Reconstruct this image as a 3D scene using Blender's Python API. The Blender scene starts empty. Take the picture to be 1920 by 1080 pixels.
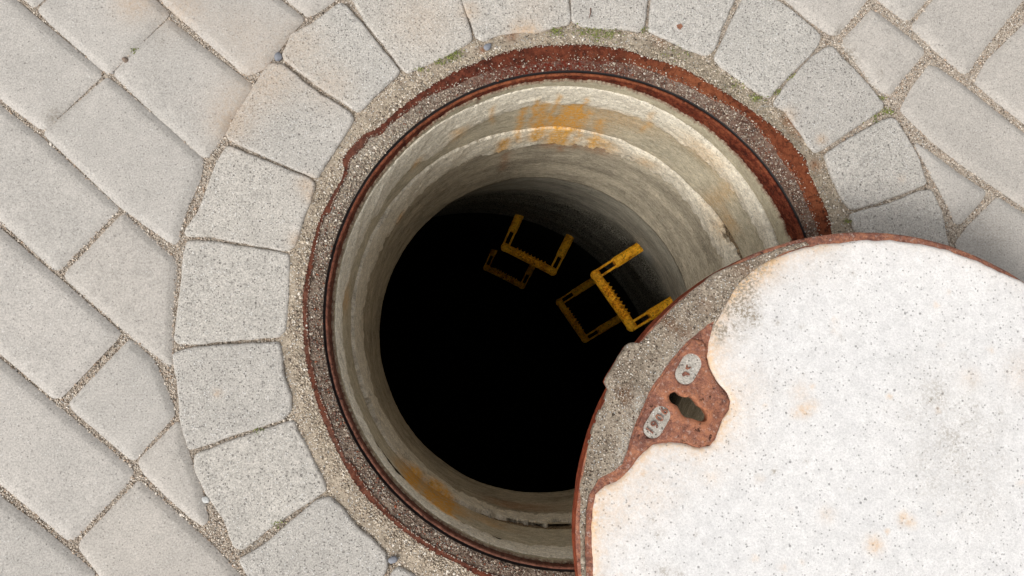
import bpy, math, random
import numpy as np
from mathutils import Vector, Matrix
from mathutils.geometry import delaunay_2d_cdt
random.seed(7); rng = np.random.default_rng(7)
S = bpy.context.scene; COL = S.collection

# ---------------------------------------------------------------- camera, sky, sun, exposure
F = 1480.0                                   # focal length in pixels of a 1920 px wide frame
CAM = Vector((-0.1420, -0.0688, 1.0))
dcam = Vector(((874-960)/F, -(689-540)/F, -1.0)).normalized()
Q = dcam.rotation_difference(Vector((0, 0, -1)))
cd = bpy.data.cameras.new('camera'); cam = bpy.data.objects.new('camera', cd); COL.objects.link(cam)
cd.sensor_width = 36; cd.lens = 36*F/1920; cd.clip_start = 0.02; cd.clip_end = 500
cam.location = CAM; cam.rotation_mode = 'QUATERNION'; cam.rotation_quaternion = Q; S.camera = cam

SUN_EL, SUN_AZ = math.radians(50), math.radians(225)     # azimuth measured from +x, light comes from lower left
w = bpy.data.worlds.new('World'); S.world = w; w.use_nodes = True
nt = w.node_tree; bg = nt.nodes['Background']
sky = nt.nodes.new('ShaderNodeTexSky'); sky.sky_type = 'NISHITA'; sky.sun_disc = False
sky.sun_elevation = SUN_EL; sky.sun_rotation = math.radians(90)-SUN_AZ
sky.dust_density = 4.0; sky.air_density = 1.0; sky.ozone_density = 1.0
hs = nt.nodes.new('ShaderNodeHueSaturation'); hs.inputs['Saturation'].default_value = 0.05   # overcast: greyer sky
nt.links.new(sky.outputs[0], hs.inputs['Color']); nt.links.new(hs.outputs[0], bg.inputs[0]); bg.inputs[1].default_value = 0.145
sl = bpy.data.lights.new('sun', 'SUN'); so = bpy.data.objects.new('sun', sl); COL.objects.link(so)
sl.energy = 1.15; sl.angle = math.radians(20); sl.color = (1.0, 0.955, 0.89)
sd = Vector((math.cos(SUN_AZ)*math.cos(SUN_EL), math.sin(SUN_AZ)*math.cos(SUN_EL), math.sin(SUN_EL)))
so.rotation_mode = 'QUATERNION'; so.rotation_quaternion = (-sd).to_track_quat('-Z', 'Y'); so.location = sd*5
S.view_settings.view_transform = 'Standard'; S.view_settings.look = 'None'; S.view_settings.gamma = 1
S.view_settings.exposure = 0.24; S.view_settings.use_curve_mapping = False
S.render.engine = 'CYCLES'; S.cycles.max_bounces = 8; S.cycles.diffuse_bounces = 6

def W(px, py, z=0.0):
    """pixel of the 1920x1080 photograph -> point on the horizontal plane z"""
    r = Q @ Vector(((px-960)/F, -(py-540)/F, -1.0))
    p = CAM + r*((z-CAM.z)/r.z)
    return np.array([p.x, p.y])
def WP(pts, z=0.0): return np.array([W(x, y, z) for x, y in pts])

# ---------------------------------------------------------------- numeric noise
def _h(ix, iy, s):
    n = (ix.astype(np.int64)*374761393 + iy.astype(np.int64)*668265263 + s*2147483647) & 0x7fffffff
    n = ((n ^ (n >> 13))*1274126177) & 0x7fffffff
    return ((n ^ (n >> 16)) & 0xffff)/65535.0
def vn(x, y, s=0):
    x = np.asarray(x, float); y = np.asarray(y, float)
    ix = np.floor(x); iy = np.floor(y); fx = x-ix; fy = y-iy
    fx = fx*fx*(3-2*fx); fy = fy*fy*(3-2*fy); ix = ix.astype(int); iy = iy.astype(int)
    a = _h(ix, iy, s)*(1-fx)+_h(ix+1, iy, s)*fx; b = _h(ix, iy+1, s)*(1-fx)+_h(ix+1, iy+1, s)*fx
    return a*(1-fy)+b*fy
def fbm(x, y, s=0, o=4):
    t = 0; a = 0.5
    for k in range(o): t = t + a*(vn(x*2**k, y*2**k, s+k*17)-0.5); a *= 0.55
    return t*2                                                    # about -1..1
def sm(a, b, x): t = np.clip((x-a)/(b-a), 0, 1); return t*t*(3-2*t)

# ---------------------------------------------------------------- materials
def newmat(name):
    m = bpy.data.materials.new(name); m.use_nodes = True
    return m, m.node_tree, m.node_tree.nodes['Principled BSDF']
class N:
    def __init__(s, t): s.t = t
    def n(s, ty, **k):
        o = s.t.nodes.new(ty)
        for a, b in k.items(): setattr(o, a, b)
        return o
    def l(s, a, b): s.t.links.new(a, b)
    def pos(s, scale=(1, 1, 1), loc=(0, 0, 0)):
        g = s.n('ShaderNodeNewGeometry'); m = s.n('ShaderNodeMapping'); s.l(g.outputs['Position'], m.inputs[0])
        m.inputs['Scale'].default_value = scale; m.inputs['Location'].default_value = loc
        return m.outputs[0]
    def noise(s, v, sc, d=4, r=0.6, dist=0):
        o = s.n('ShaderNodeTexNoise'); s.l(v, o.inputs['Vector']); o.inputs['Scale'].default_value = sc
        o.inputs['Detail'].default_value = d; o.inputs['Roughness'].default_value = r; o.inputs['Distortion'].default_value = dist
        return o.outputs['Fac']
    def vor(s, v, sc, feat='F1'):
        o = s.n('ShaderNodeTexVoronoi', feature=feat); s.l(v, o.inputs['Vector']); o.inputs['Scale'].default_value = sc
        return o
    def ramp(s, f, st, interp='LINEAR'):
        o = s.n('ShaderNodeValToRGB'); s.l(f, o.inputs[0]); e = o.color_ramp.elements; o.color_ramp.interpolation = interp
        while len(e) < len(st): e.new(0.5)
        for i, (p, c) in enumerate(st):
            e[i].position = p; e[i].color = (*(c if isinstance(c, tuple) else (c, c, c)), 1)
        return o.outputs[0]
    def mix(s, f, a, b, mode='MIX'):
        o = s.n('ShaderNodeMix', data_type='RGBA', blend_type=mode)
        for i, v in ((0, f), (6, a), (7, b)):
            if isinstance(v, (int, float)): o.inputs[i].default_value = v
            elif isinstance(v, tuple): o.inputs[i].default_value = (*v, 1)
            else: s.l(v, o.inputs[i])
        return o.outputs[2]
    def math(s, op, a, b=0.0, clamp=False):
        o = s.n('ShaderNodeMath', operation=op, use_clamp=clamp)
        for i, v in ((0, a), (1, b)):
            if isinstance(v, (int, float)): o.inputs[i].default_value = v
            else: s.l(v, o.inputs[i])
        return o.outputs[0]
    def attr(s, nm):
        o = s.n('ShaderNodeAttribute', attribute_name=nm); return o.outputs['Fac']
    def bump(s, hgt, dist, st=1.0, nrm=None):
        o = s.n('ShaderNodeBump'); s.l(hgt, o.inputs['Height']); o.inputs['Distance'].default_value = dist
        o.inputs['Strength'].default_value = st
        if nrm is not None: s.l(nrm, o.inputs['Normal'])
        return o.outputs[0]

def concrete(name, base, dark, spk=0.5, var=0.12, bump=0.0006, streak=None, stain=(0.42, 0.20, 0.05), dirt_shade=(0.16, 0.13, 0.09),
             sc=1.0, objvar=0.0, grit=0.35, rough=0.93, white=0.7, wthr=0.93, dthr=0.08, fine=0.55):
    m, t, b = newmat(name); k = N(t)
    p = k.pos(); ps = k.pos(streak) if streak else p
    big = k.noise(ps, 14*sc, 5, 0.6); mid = k.noise(ps, 90*sc, 4, 0.65)
    c = k.mix(k.ramp(big, [(0.36, 0.0), (0.62, 1.0)]), dark, base)
    c = k.mix(grit, c, k.mix(k.ramp(mid, [(0.36, 0.0), (0.64, 1.0)]), tuple(x*0.72 for x in dark), tuple(min(1, x*1.12) for x in base)))
    fn = k.noise(p, 480, 3, 0.75)                                                    # millimetre grain
    c = k.mix(fine, c, k.mix(1.0, c, k.ramp(fn, [(0.34, 0.52), (0.5, 1.0), (0.64, 1.36)]), 'MULTIPLY'))
    v1 = k.vor(p, 430); v2 = k.vor(p, 240)
    s1 = k.n('ShaderNodeSeparateColor'); k.l(v1.outputs['Color'], s1.inputs[0])
    s2 = k.n('ShaderNodeSeparateColor'); k.l(v2.outputs['Color'], s2.inputs[0])
    core1 = k.ramp(v1.outputs['Distance'], [(0.28, 1.0), (0.5, 0.0)]); core2 = k.ramp(v2.outputs['Distance'], [(0.25, 1.0), (0.42, 0.0)])
    lightm = k.math('MULTIPLY', k.math('GREATER_THAN', s1.outputs[0], wthr), core1)
    darkm = k.math('MULTIPLY', k.math('LESS_THAN', s1.outputs[0], dthr), core1)
    dark2 = k.math('MULTIPLY', k.math('LESS_THAN', s2.outputs[1], dthr*0.12), core2)
    c = k.mix(k.math('MULTIPLY', lightm, spk), c, (white, white*0.99, white*0.96))
    c = k.mix(k.math('MULTIPLY', darkm, spk), c, tuple(x*0.48 for x in dark))
    c = k.mix(k.math('MULTIPLY', dark2, spk), c, tuple(x*0.35 for x in dark))
    if objvar:
        oi = k.n('ShaderNodeObjectInfo')
        c = k.mix(1.0, c, k.ramp(oi.outputs['Random'], [(0.0, (1-objvar, 1-objvar, 1-objvar)), (0.35, (1.0, 0.99, 0.975)), (0.7, (0.965, 0.97, 0.97)), (1.0, (1+objvar*.5,)*3)]), 'MULTIPLY')
    a = k.attr('stain'); wob = k.noise(k.pos(), 190, 5, 0.75)
    sm_ = k.math('MULTIPLY', a, k.ramp(wob, [(0.36, 0.30), (0.56, 1.0)]), clamp=True)
    c = k.mix(sm_, c, stain)
    d = k.attr('dirt_shade'); wd = k.noise(k.pos(), 300, 3, 0.7)  # real grime, plus shade painted on the cone and one paver
    c = k.mix(k.math('MULTIPLY', d, k.ramp(wd, [(0.44, 0.15), (0.56, 1.0)]), clamp=True), c, dirt_shade)
    if name.startswith('wet_cone'): c = k.mix(a, c, stain)
    k.l(c, b.inputs['Base Color']); b.inputs['Roughness'].default_value = rough; b.inputs['Specular IOR Level'].default_value = 0.12
    nb = k.bump(fn, bump, 0.8)
    pit = k.math('SUBTRACT', k.math('MULTIPLY', lightm, 0.5), k.math('ADD', darkm, dark2))
    nb = k.bump(pit, bump*1.2, 0.8, nb); nb = k.bump(mid, bump*2.0, 0.6, nb)
    k.l(nb, b.inputs['Normal'])
    return m

def rust(name, cdark, cmid, cbright, sc=1.0, bump=0.0012, rough=0.85, metal=0.0, pale=None):
    m, t, b = newmat(name); k = N(t); p = k.pos()
    n1 = k.noise(p, 38*sc, 6, 0.7, 0.4); n2 = k.noise(p, 170*sc, 5, 0.75); n3 = k.noise(p, 640, 2, 0.7)
    c = k.ramp(n1, [(0.40, cdark), (0.5, cmid), (0.60, cbright)])
    c = k.mix(0.55, c, k.ramp(n2, [(0.39, cdark), (0.5, cmid), (0.60, cbright)]))
    c = k.mix(0.6, c, k.mix(1.0, c, k.ramp(n3, [(0.3, 0.5), (0.5, 1.0), (0.7, 1.5)]), 'MULTIPLY'))
    if pale: c = k.mix(k.ramp(k.noise(p, 210, 4, 0.75), [(0.56, 0.0), (0.66, 0.75)]), c, pale)
    a = k.attr('stain'); c = k.mix(k.math('MULTIPLY', a, k.ramp(n2, [(0.38, 0.35), (0.56, 1.0)])), c, k.mix(0.6, tuple(x*1.2 for x in cbright), (0.34, 0.125, 0.055)))
    dl = k.attr('dirt_shade'); c = k.mix(k.math('MULTIPLY', dl, 0.75), c, k.mix(k.ramp(n2, [(0.4, 0.0), (0.6, 1.0)]), (0.085, 0.038, 0.026), (0.17, 0.085, 0.06)))
    pits = k.ramp(k.noise(p, 120*sc, 3, 0.8), [(0.58, 0.0), (0.68, 0.85)]); c = k.mix(pits, c, (0.022, 0.010, 0.008))
    k.l(c, b.inputs['Base Color']); b.inputs['Roughness'].default_value = rough; b.inputs['Specular IOR Level'].default_value = 0.08
    nb = k.bump(n2, bump, 0.8); nb = k.bump(n3, bump*.5, 0.8, nb); k.l(nb, b.inputs['Normal'])
    return m

def grains(name, stops, rough=0.85):
    m, t, b = newmat(name); k = N(t)
    g = k.n('ShaderNodeNewGeometry'); c = k.ramp(g.outputs['Random Per Island'], stops, 'CONSTANT')
    n = k.noise(k.pos(), 500, 2); c = k.mix(0.5, c, k.mix(1.0, c, k.ramp(n, [(0.3, 0.6), (0.7, 1.3)]), 'MULTIPLY'))
    k.l(c, b.inputs['Base Color']); b.inputs['Roughness'].default_value = rough; b.inputs['Specular IOR Level'].default_value = 0.3
    return m

def plain(name, c, rough=0.8, c2=None, sc=60, bump=0.0008, spec=0.3):
    m, t, b = newmat(name); k = N(t); n = k.noise(k.pos(), sc, 5, 0.7)
    k.l(k.ramp(n, [(0.35, c2 or tuple(x*.6 for x in c)), (0.65, c)]), b.inputs['Base Color'])
    b.inputs['Roughness'].default_value = rough; b.inputs['Specular IOR Level'].default_value = spec
    k.l(k.bump(n, bump), b.inputs['Normal']); return m

M = {}
M['paver'] = concrete('smooth_paver_concrete', (0.482, 0.449, 0.413), (0.424, 0.397, 0.366), spk=0.42, objvar=0.08, stain=(0.47, 0.345, 0.24), bump=0.0004, grit=0.2, wthr=0.955, dthr=0.07, fine=0.55)
M['sett'] = concrete('rough_paver_concrete', (0.514, 0.482, 0.441), (0.45, 0.423, 0.388), spk=0.6, objvar=0.06, stain=(0.52, 0.385, 0.27), bump=0.0010, grit=0.32, wthr=0.88, dthr=0.15, fine=0.8, white=0.8)
M['sand'] = concrete('joint_sand', (0.54, 0.465, 0.385), (0.36, 0.30, 0.24), spk=0.8, stain=(0.30, 0.15, 0.06), dirt_shade=(0.05, 0.045, 0.03), bump=0.0020, grit=0.7, wthr=0.85, dthr=0.22, white=0.7, fine=1.0, sc=1.6)
M['collar'] = concrete('collar_mortar', (0.46, 0.385, 0.30), (0.30, 0.245, 0.185), spk=0.85, stain=(0.30, 0.12, 0.05), dirt_shade=(0.14, 0.12, 0.07), bump=0.0022, grit=0.6, wthr=0.84, dthr=0.17, white=0.66)
M['infill'] = concrete('seat_grit', (0.25, 0.195, 0.15), (0.13, 0.085, 0.06), spk=0.85, stain=(0.13, 0.02, 0.010), dirt_shade=(0.42, 0.37, 0.30), bump=0.0025, grit=0.7, wthr=0.87, dthr=0.2, white=0.5)
M['lid_white'] = concrete('pale_lid_concrete', (0.735, 0.715, 0.70), (0.68, 0.665, 0.655), spk=0.75, stain=(0.68, 0.45, 0.25), dirt_shade=(0.30, 0.255, 0.20), bump=0.0005, grit=0.25, wthr=0.98, dthr=0.06, fine=0.30, white=0.82, sc=0.8)
M['crust'] = concrete('lid_crust', (0.40, 0.335, 0.26), (0.20, 0.155, 0.115), spk=0.85, stain=(0.17, 0.09, 0.05), dirt_shade=(0.62, 0.57, 0.50), bump=0.0022, grit=0.65, wthr=0.85, dthr=0.16, white=0.72, sc=2.0)
M['plaque'] = concrete('plaque_mortar', (0.50, 0.46, 0.41), (0.40, 0.36, 0.31), spk=0.9, bump=0.0015, grit=0.5, wthr=0.85, dthr=0.12, white=0.75)
ST = (1.0, 1.0, 1.9)
M['skim'] = concrete('cement_skim', (0.52, 0.46, 0.33), (0.38, 0.33, 0.235), spk=0.3, streak=ST, bump=0.0006, stain=(0.10, 0.025, 0.012), dirt_shade=(0.07, 0.055, 0.035), grit=0.4, fine=0.4)
M['lip'] = concrete('shaft_mortar', (0.85, 0.78, 0.64), (0.66, 0.59, 0.47), spk=0.4, streak=(1, 1, 2.0), bump=0.0014, stain=(0.80, 0.42, 0.08), dirt_shade=(0.10, 0.065, 0.04), grit=0.5, fine=0.5, sc=1.3)
M['ring'] = concrete('shaft_concrete', (0.64, 0.565, 0.415), (0.40, 0.35, 0.255), spk=0.4, streak=ST, bump=0.0008, stain=(0.72, 0.34, 0.045), dirt_shade=(0.16, 0.12, 0.08), grit=0.5, fine=0.5, sc=0.9)
M['ring_low'] = concrete('damp_shaft_concrete', (0.60, 0.525, 0.395), (0.32, 0.275, 0.205), spk=0.35, streak=(0.9, 0.9, 2.3), bump=0.0010, stain=(0.40, 0.17, 0.06), dirt_shade=(0.13, 0.11, 0.08), grit=0.5, fine=0.5, sc=0.9)
M['cone'] = concrete('wet_cone_concrete', (0.40, 0.365, 0.29), (0.18, 0.165, 0.13), spk=0.25, streak=(0.7, 0.7, 3.0), bump=0.0009, stain=(0.3, 0.3, 0.27), dirt_shade=(0.012, 0.013, 0.009), grit=0.45, fine=0.35, sc=0.7, rough=0.9)  # near-black second tint paints the loss of light down the cone
M['deep'] = plain('shaded_chamber_concrete', (0.014, 0.015, 0.012), 0.95, sc=8, spec=0.1)  # near-black colour paints in the darkness at the bottom
M['soil'] = concrete('seam_soil', (0.46, 0.34, 0.21), (0.12, 0.08, 0.05), spk=0.8, bump=0.003, grit=0.8, dthr=0.3, fine=1.0, sc=3)
M['rust_dark'] = rust('rust_deep_red', (0.030, 0.008, 0.005), (0.105, 0.022, 0.012), (0.21, 0.060, 0.028))
M['rust_rim'] = rust('rust_rim', (0.022, 0.006, 0.004), (0.082, 0.013, 0.007), (0.145, 0.033, 0.015))
M['rust_lid'] = rust('rust_lid', (0.13, 0.060, 0.046), (0.245, 0.105, 0.074), (0.41, 0.180, 0.10), sc=1.0, pale=(0.44, 0.33, 0.28))
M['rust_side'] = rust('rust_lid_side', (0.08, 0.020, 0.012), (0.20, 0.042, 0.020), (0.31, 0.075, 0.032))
M['black_iron'] = plain('black_seat', (0.022, 0.018, 0.018), 0.6)
M['yellow'] = rust('ochre_step_coating', (0.34, 0.11, 0.012), (0.95, 0.43, 0.020), (1.0, 0.56, 0.04), sc=0.9, bump=0.0008, rough=0.55)
M['grain_sand'] = grains('sand_grains', [(0, (0.58, 0.50, 0.41)), (0.2, (0.66, 0.58, 0.49)), (0.42, (0.50, 0.41, 0.33)), (0.60, (0.74, 0.68, 0.60)), (0.73, (0.24, 0.185, 0.14)), (0.82, (0.50, 0.37, 0.27)), (0.93, (0.12, 0.10, 0.08)), (0.97, (0.34, 0.32, 0.30))])
M['grain_collar'] = grains('mortar_grains', [(0, (0.50, 0.42, 0.32)), (0.25, (0.58, 0.50, 0.40)), (0.45, (0.40, 0.32, 0.235)), (0.60, (0.70, 0.64, 0.56)), (0.74, (0.27, 0.21, 0.16)), (0.84, (0.42, 0.34, 0.26)), (0.93, (0.12, 0.095, 0.075))])
M['grain_brown'] = grains('seat_grains', [(0, (0.24, 0.17, 0.13)), (0.2, (0.36, 0.29, 0.23)), (0.45, (0.14, 0.075, 0.055)), (0.65, (0.46, 0.40, 0.33)), (0.80, (0.07, 0.045, 0.035)), (0.9, (0.22, 0.07, 0.035))])
M['grain_crust'] = grains('crust_grains', [(0, (0.46, 0.38, 0.30)), (0.3, (0.54, 0.47, 0.39)), (0.55, (0.30, 0.23, 0.17)), (0.76, (0.66, 0.61, 0.54)), (0.82, (0.20, 0.15, 0.11)), (0.92, (0.12, 0.08, 0.06))])
M['moss'] = grains('moss_leaves', [(0, (0.17, 0.21, 0.05)), (0.3, (0.25, 0.28, 0.07)), (0.6, (0.12, 0.14, 0.04)), (0.8, (0.33, 0.33, 0.13))])
M['pebble_blue'] = plain('blue_grey_stone', (0.26, 0.27, 0.30), c2=(0.16, 0.165, 0.185), sc=150)
M['pebble_white'] = plain('white_stone', (0.62, 0.62, 0.60), sc=150)
M['pebble_brown'] = plain('brown_stone', (0.24, 0.18, 0.14), sc=150)
M['twig'] = plain('dry_twig', (0.16, 0.07, 0.04), sc=200)
M['leaf'] = plain('dry_leaf', (0.33, 0.15, 0.09), sc=200)

# ---------------------------------------------------------------- object helpers
def mk(name, V, Fc, mat, parent=None, smooth=True, origin=None, attrs=None):
    V = np.asarray(V, float); o3 = np.array(origin if origin is not None else (0, 0, 0), float)
    me = bpy.data.meshes.new(name)
    if isinstance(Fc, np.ndarray) and Fc.ndim == 2:
        n, kk = Fc.shape
        me.vertices.add(len(V)); me.vertices.foreach_set('co', (V-o3).ravel().astype(np.float32))
        me.loops.add(n*kk); me.loops.foreach_set('vertex_index', Fc.ravel().astype(np.int32))
        me.polygons.add(n); me.polygons.foreach_set('loop_start', np.arange(0, n*kk, kk, dtype=np.int32))
        try: me.polygons.foreach_set('loop_total', np.full(n, kk, dtype=np.int32))
        except Exception: pass
        me.update(calc_edges=True); me.validate()
    else:
        me.from_pydata([tuple(v) for v in V-o3], [], [list(map(int, f)) for f in Fc])
    if smooth: me.polygons.foreach_set('use_smooth', np.ones(len(me.polygons), bool))
    for an, av in (attrs or {}).items():
        a = me.attributes.new(an, 'FLOAT', 'POINT'); a.data.foreach_set('value', np.asarray(av, np.float32))
    me.materials.append(mat if not isinstance(mat, str) else M[mat]); me.update()
    ob = bpy.data.objects.new(name, me); COL.objects.link(ob)
    if parent is not None:
        ob.parent = parent; ob.location = o3 - np.array(parent['_o'])
    else: ob.location = o3
    ob['_o'] = tuple(o3)
    return ob
def tag(o, label=None, cat=None, group=None, kind=None):
    for kx, v in (('label', label), ('category', cat), ('group', group), ('kind', kind)):
        if v: o[kx] = v
    return o
def empty(name, loc, label, cat, group=None):
    o = bpy.data.objects.new(name, None); COL.objects.link(o); o.location = loc; o.empty_display_size = 0.02
    o['_o'] = tuple(loc); return tag(o, label, cat, group)

def inpoly(P, poly):
    x = P[:, 0]; y = P[:, 1]; r = np.zeros(len(P), bool); n = len(poly)
    for i in range(n):
        x1, y1 = poly[i]; x2, y2 = poly[(i+1) % n]
        if y1 == y2: continue
        c = ((y1 > y) != (y2 > y)) & (x < (x2-x1)*(y-y1)/(y2-y1)+x1); r ^= c
    return r
def dist_to(P, poly):
    d = np.full(len(P), 1e9); A = poly; B = np.roll(poly, -1, 0)
    for a, b in zip(A, B):
        ab = b-a; L = ab@ab
        if L < 1e-14: continue
        t = np.clip(((P-a)@ab)/L, 0, 1); q = a+t[:, None]*ab
        d = np.minimum(d, np.hypot(P[:, 0]-q[:, 0], P[:, 1]-q[:, 1]))
    return d
def densify(poly, sp):
    out = []
    for a, b in zip(poly, np.roll(poly, -1, 0)):
        n = max(1, int(round(np.hypot(*(b-a))/sp)))
        for i in range(n): out.append(a+(b-a)*i/n)
    return np.array(out)
def area(p): q = np.roll(p, -1, 0); return 0.5*np.sum(p[:, 0]*q[:, 1]-q[:, 0]*p[:, 1])
def normals(p):
    t = np.roll(p, -1, 0)-np.roll(p, 1, 0); t /= np.maximum(1e-9, np.hypot(t[:, 0], t[:, 1]))[:, None]
    return np.c_[-t[:, 1], t[:, 0]]                              # inward for a counter-clockwise outline
def roundcorner(poly, r):
    """cut each corner with a small arc"""
    out = []; n = len(poly)
    for i in range(n):
        a, b, c = poly[i-1], poly[i], poly[(i+1) % n]
        u = a-b; v = c-b; lu = np.hypot(*u); lv = np.hypot(*v)
        if lu < 1e-6 or lv < 1e-6: continue
        cs = (u@v)/lu/lv; rr = min(r, lu*0.35, lv*0.35)
        if cs < -0.93: out.append(b); continue
        p0 = b+u/lu*rr; p1 = b+v/lv*rr
        for t in (0, .33, .67, 1): out.append((1-t)**2*p0+2*t*(1-t)*b+t*t*p1)
    return np.array(out)
def slab(outline, zfun, zbot, sp=0.004, rings=(), grid=0.006, jit=0.0, seed=0, holes=(), bottom=False, corner=0.0):
    """solid with a triangulated top z=zfun(P, dist) and vertical sides; returns verts, tris, top count"""
    P = np.array(outline, float)
    if area(P) < 0: P = P[::-1]
    if corner: P = roundcorner(P, corner)
    P = densify(P, sp)
    if jit: P = P+normals(P)*(jit*fbm(P[:, 0]*70+seed*9.1, P[:, 1]*70, seed, 4))[:, None]
    loops = [P]
    for h in holes:
        h = np.array(h, float)
        if area(h) > 0: h = h[::-1]
        loops.append(densify(h, sp))
    pts = []; edges = []
    for L in loops:
        k = len(pts); n = len(L); pts += list(L); edges += [(k+i, k+(i+1) % n) for i in range(n)]
    allb = list(loops)
    def ok(Xp, dmin):
        m = inpoly(Xp, P)
        for h in loops[1:]: m &= ~inpoly(Xp, h)
        Xp = Xp[m]
        if len(Xp) == 0: return Xp
        d = np.min([dist_to(Xp, L) for L in allb], axis=0); return Xp[d > dmin]
    for rr in rings:
        for L in loops: pts += list(ok(L+normals(L)*rr, rr*0.93))
    mn = P.min(0); mx = P.max(0); last = (rings[-1] if rings else 0)+grid*0.6
    gx, gy = np.meshgrid(np.arange(mn[0], mx[0], grid), np.arange(mn[1], mx[1], grid))
    G = np.c_[gx.ravel(), gy.ravel()]; G += (np.random.default_rng(seed).random(G.shape)-.5)*grid*0.5
    pts += list(ok(G, last))
    co, _, fc, *_r = delaunay_2d_cdt([Vector(p) for p in pts], edges, [], 0, 1e-7)
    C = np.array([tuple(v) for v in co]); T = np.array([f for f in fc if len(f) == 3])
    cen = C[T].mean(1); m = inpoly(cen, P)
    for h in loops[1:]: m &= ~inpoly(cen, h)
    T = T[m]; a = C[T]; cr = (a[:, 1, 0]-a[:, 0, 0])*(a[:, 2, 1]-a[:, 0, 1])-(a[:, 1, 1]-a[:, 0, 1])*(a[:, 2, 0]-a[:, 0, 0])
    T[cr < 0] = T[cr < 0][:, ::-1]
    D = np.min([dist_to(C, L) for L in allb], axis=0); Z = zfun(C, D)
    V = np.c_[C, Z]; n0 = len(V)
    E = np.concatenate([T[:, [0, 1]], T[:, [1, 2]], T[:, [2, 0]]]); key = {}
    for e in map(tuple, E): key[e] = 1
    B = [e for e in key if (e[1], e[0]) not in key]
    used = sorted({i for e in B for i in e}); mp = {i: k for k, i in enumerate(used)}; U = np.array(used)
    top = V[U]; bot = top.copy(); bot[:, 2] = zbot; nb = len(U)
    V = np.vstack([V, top, bot])
    S_ = []
    for i, j in B:
        a_, b_ = n0+mp[i], n0+mp[j]; S_ += [(b_, a_, a_+nb), (b_, a_+nb, b_+nb)]
    FF = [T, np.array(S_)]
    if bottom:
        V = np.vstack([V, np.c_[C, np.full(len(C), zbot)]]); FF.append(T[:, ::-1]+n0+2*nb)
    return V, np.vstack(FF), n0

def blobs(P, L):
    """sum of soft spots (px, py, radius px, strength) of the photograph laid on z=0"""
    s = np.zeros(len(P))
    for x, y, r, a in L:
        c = W(x, y); s += a*np.exp(-((P[:, 0]-c[0])**2+(P[:, 1]-c[1])**2)/(r/1480)**2)
    return np.clip(s, 0, 1)

PST = [(505, 150, 50, .45), (560, 80, 50, .35), (450, 60, 60, .25), (440, 200, 50, .35), (250, 5, 35, .6), (620, 160, 45, .35), (340, 15, 45, .45), (575, 345, 18, .6), (585, 370, 14, .6),
       (790, 40, 60, .3), (880, 20, 18, .6), (975, 60, 22, .8), (1000, 60, 18, .7), (407, 738, 6, .9), (555, 450, 14, .7), (430, 240, 35, .4), (1480, 215, 16, .5), (1540, 262, 10, .9), (1690, 335, 6, .7), (1000, 10, 40, .2)]
PDT = [(1590, 95, 14, .6), (1600, 112, 13, .6), (1652, 137, 5, .6), (100, 218, 14, .5), (1580, 60, 16, .4), (300, 80, 14, .25), (1660, 180, 10, .4), (388, 445, 10, .5), (1574, 70, 12, .4), (1855, 440, 50, .25)]  # grime spots; the last, wide one paints the lid's soft shadow

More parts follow.
